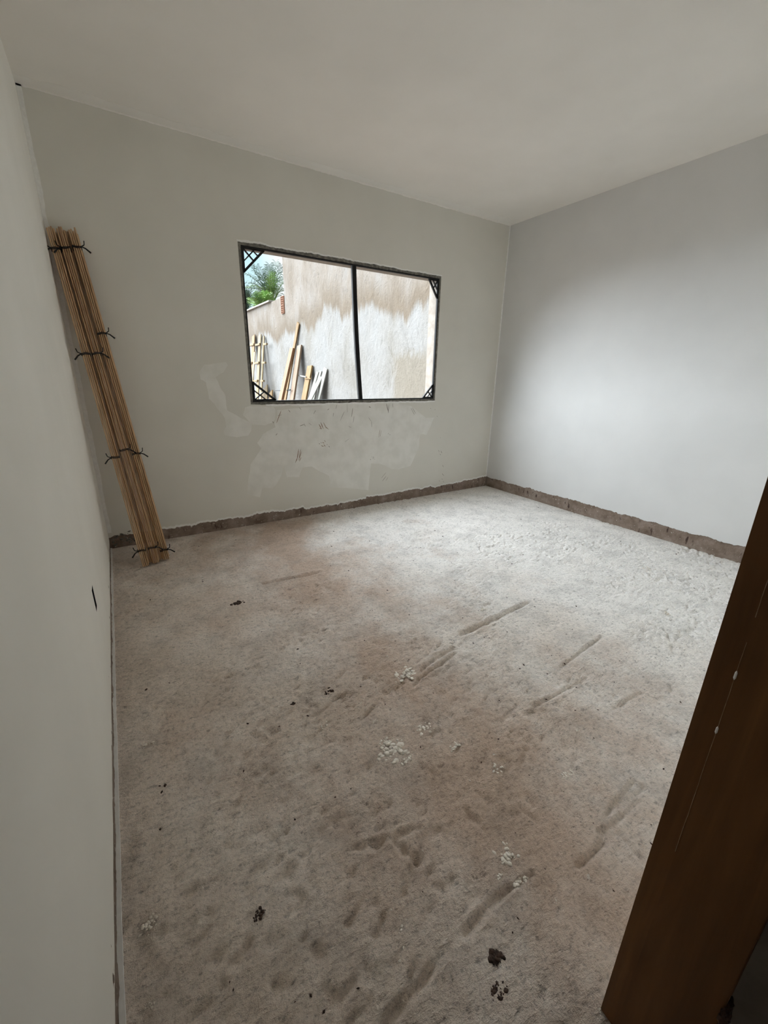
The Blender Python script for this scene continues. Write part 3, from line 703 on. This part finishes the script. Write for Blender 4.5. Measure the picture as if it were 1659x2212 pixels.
C = plank('timber_plank', 'pale pinkish brown plank between the orange and the amber plank', q520(1015, 470), q520(1080, 470), q520(940, 1460), .045, .45, M_pinkw)
D = plank('timber_plank', 'short amber plank with a dark cleat, beside the white boards', q520(1195, 838), q520(1275, 838), q520(1160, 1460), .040, .40, M_amber)
cleat(D[0], q520(1155, 1058), q520(1258, 1060), D[2], D[3], M_amber, .025, .03)
st = bmesh.new(); s_a, s_b = atp(*q520(1045, 1003), D[2], D[3]-.03), atp(*q520(1170, 1032), D[2], D[3]-.03)
bm_bar(st, s_a-D[0].location, s_b-D[0].location, .014, .010, Vector((0, 0, 1)), .002); frombm('stick', st, M_white, D[0])
plank('white_board', 'leftmost narrow white board of the four by the amber plank', q520(1350, 948), q520(1392, 945), q520(1245, 1460), .022, .42, M_white, 'white boards by the amber plank', cat='board')
plank('white_board', 'second narrow white board, just right of the leftmost white one', q520(1412, 930), q520(1446, 928), q520(1310, 1460), .018, .36, M_white, 'white boards by the amber plank', cat='board')
plank('white_board', 'most slanted white board with a dark edge, crossing in front of the others', q520(1400, 1030), q520(1458, 1045), q520(1255, 1460), .024, .62, M_white, 'white boards by the amber plank', cat='board', off=.035)
plank('white_board', 'widest and tallest white board, rightmost of all the leaning boards', q520(1480, 893), q520(1545, 890), q520(1400, 1460), .022, .30, M_white, 'white boards by the amber plank', cat='board')
# two formwork panels of narrow boards with cross cleats
H1 = plank('formwork_panel', 'formwork panel of two tall yellow boards with three rows of cleats', q520(322, 292), q520(362, 290), q520(322, 1180), .028, .42, M_yellow, 'formwork panels leaning at the left', cat='formwork')
b2 = bmesh.new(); T2 = atp(*q520(412, 290), H1[2], H1[3]); B2 = atp(*q520(372, 1180), H1[2], H1[3]); a2 = (B2-T2).normalized(); G2 = T2+a2*((-.14-T2.z)/a2.z)
bm_box(b2, (T2+G2)/2-H1[0].location+H1[5]*.05+H1[6]*.02, (T2-G2)/2, H1[5]*.05, H1[6]*.014, .003); frombm('second_board', b2, M_yellow, H1[0])
for (l, r_) in (((270, 462), (350, 440)), ((255, 790), (330, 772)), ((220, 1110), (305, 1096)), ((408, 446), (470, 440)), ((385, 778), (445, 774)), ((365, 1104), (415, 1100))):
    cleat(H1[0], q520(*l), q520(*r_), H1[2], H1[3], M_yellow, .05, .05)
F1 = plank('formwork_panel', 'narrow formwork board with cleats, at the left edge of the window view', q520(205, 305), q520(250, 298), q520(222, 1160), .026, .40, M_amber, 'formwork panels leaning at the left', cat='formwork')
for (l, r_) in (((155, 470), (242, 445)), ((150, 792), (205, 776))): cleat(F1[0], q520(*l), q520(*r_), F1[2], F1[3], M_yellow, .05, .05)
plank('wood_strip', 'thin yellow strip standing in front of the two formwork pieces', q520(238, 592), q520(262, 590), q520(222, 1100), .02, .46, M_yellow, cat='strip', off=.09)
plank('board_offcut', 'yellow board offcut with a knot, low by the corner brace', q520(388, 1285), q520(480, 1300), q520(478, 1450), .03, .22, M_yellow, 'low offcuts below the window view', cat='board')
plank('board_offcut', 'brown board offcut just right of the yellow offcut', q520(520, 1322), q520(568, 1325), q520(560, 1450), .035, .25, M_amber, 'low offcuts below the window view', cat='board')

# ------------------------------------------------------------------ palm and feathery growth beyond the low wall
def frond(bm, base, tip, sag, nl, ll, seed, droop=.5, wid=.016):
    rs = random.Random(seed); base, tip = Vector(base), Vector(tip); up = Vector((0, 0, 1))
    L = (tip-base).length; ctrl = (base+tip)/2+up*sag*L
    P = lambda t: base*(1-t)**2+ctrl*2*t*(1-t)+tip*t*t
    pts = [P(k/10) for k in range(11)]; bm_tube(bm, pts, .028, 4, .006)
    for k in range(nl):
        t = .16+.84*k/(nl-1); p = P(t); d = (P(min(1, t+.02))-P(t-.02)).normalized()
        s = d.cross(up); s = s.normalized() if s.length > .05 else Vector((1, 0, 0)); nrm = s.cross(d)
        l_ = ll*(.55+.6*math.sin(math.pi*min(1, t*.9+.1)))*rs.uniform(.75, 1.15)
        for sg in (-1, 1):
            q = (d*.62+s*sg*.75+nrm*rs.uniform(-.15, .45)).normalized()
            e1_ = p+q*l_*.55; e2_ = p+q*l_-up*l_*droop*rs.uniform(.2, .8); sd2 = d*wid*1.0
            a = [bm.verts.new(x) for x in (p-sd2*.6, p+sd2*.6, e1_+sd2, e1_-sd2, e2_)]
            bm.faces.new((a[0], a[1], a[2], a[3])); bm.faces.new((a[3], a[2], a[4]))
PY = 16.5
pp = lambda x, y, dy=0: at(500+x/11.06, 500+y/11.06, 1, PY+dy)
c0 = pp(960, 1560)
palm = empty('palm_tree', (c0.x, c0.y, -.15)); tag(palm, 'feathery palm tree beyond the low boundary wall', 'tree')
bm = bmesh.new(); bm_tube(bm, [(0, 0, 0), (.05, 0, 1.4), (.02, 0, 3.0), (0, 0, c0.z+.15)], .17, 10, .12); frombm('trunk', bm, M_bark, palm, True)
TIPS = [((470, 830), 0, .10, M_greyg), ((600, 830), -.6, .06, M_greyg), ((340, 1000), .4, .14, M_greyg), ((400, 1220), -.5, .25, M_greyg), ((860, 850), .5, .0, M_greyg), ((910, 800), -.4, .0, M_greyg), ((1060, 740), .3, .0, M_greyg), ((1190, 810), -.6, .08, M_greyg), ((1260, 900), .5, .1, M_greyg), ((1290, 1150), -.3, .2, M_green),
        ((960, 980), -.9, .0, M_lime), ((1010, 1000), -.8, .0, M_lime), ((900, 1080), -.9, .05, M_lime), ((740, 1050), -.6, .08, M_greyg), ((330, 1340), .2, .2, M_green), ((520, 1300), .6, .22, M_green), ((1240, 1360), -.8, .2, M_green), ((700, 1350), -.7, .15, M_green)]
for i, (p, dy, sg, mt) in enumerate(TIPS):
    bm = bmesh.new(); frond(bm, c0-palm.location+Vector((random.uniform(-.12, .12), 0, random.uniform(-.2, .1))), pp(*p, dy)-palm.location, sg, 24 if mt is not M_lime else 34, .42 if mt is not M_lime else .30, i, .5 if mt is not M_lime else .1, .012 if mt is not M_lime else .008)
    frombm('frond', bm, mt, palm)
c1 = pp(640, 1800, -2.5)
bush = empty('palm_shrub', (c1.x, c1.y, -.15)); tag(bush, 'low bright green feathery palm shrub in front of the palm', 'shrub')
rs = random.Random(3)
for i in range(26):
    tx, ty = rs.uniform(440, 1000), rs.uniform(1440, 1640)
    bm = bmesh.new(); b0 = pp(rs.uniform(520, 980), 1900, -2.5); frond(bm, b0-bush.location, pp(tx, ty, -2.5+rs.uniform(-.5, .5))-bush.location, .08, 20, .30, 50+i, .5, .013); frombm('frond', bm, M_lime if i % 2 else M_green, bush)
bm = bmesh.new(); bm_tube(bm, [(0, 0, 0), (.0, 0, c1.z+.1)], .12, 8, .10); frombm('trunk', bm, M_bark, bush, True)
c2 = pp(300, 1900, 1.5)
gsh = empty('palm_shrub', (c2.x, c2.y, -.15)); tag(gsh, 'grey green drooping palm shrub at the left edge of the window view', 'shrub')
for i in range(14):
    bm = bmesh.new(); b0 = pp(rs.uniform(250, 420), 1950, 1.5); frond(bm, b0-gsh.location, pp(rs.uniform(250, 480), rs.uniform(1320, 1600), 1.5+rs.uniform(-.4, .4))-gsh.location, .15, 20, .36, 90+i, .9, .012); frombm('frond', bm, M_greyg, gsh)
bm = bmesh.new(); bm_tube(bm, [(0, 0, 0), (.0, 0, c2.z+.1)], .12, 8, .10); frombm('trunk', bm, M_bark, gsh, True)
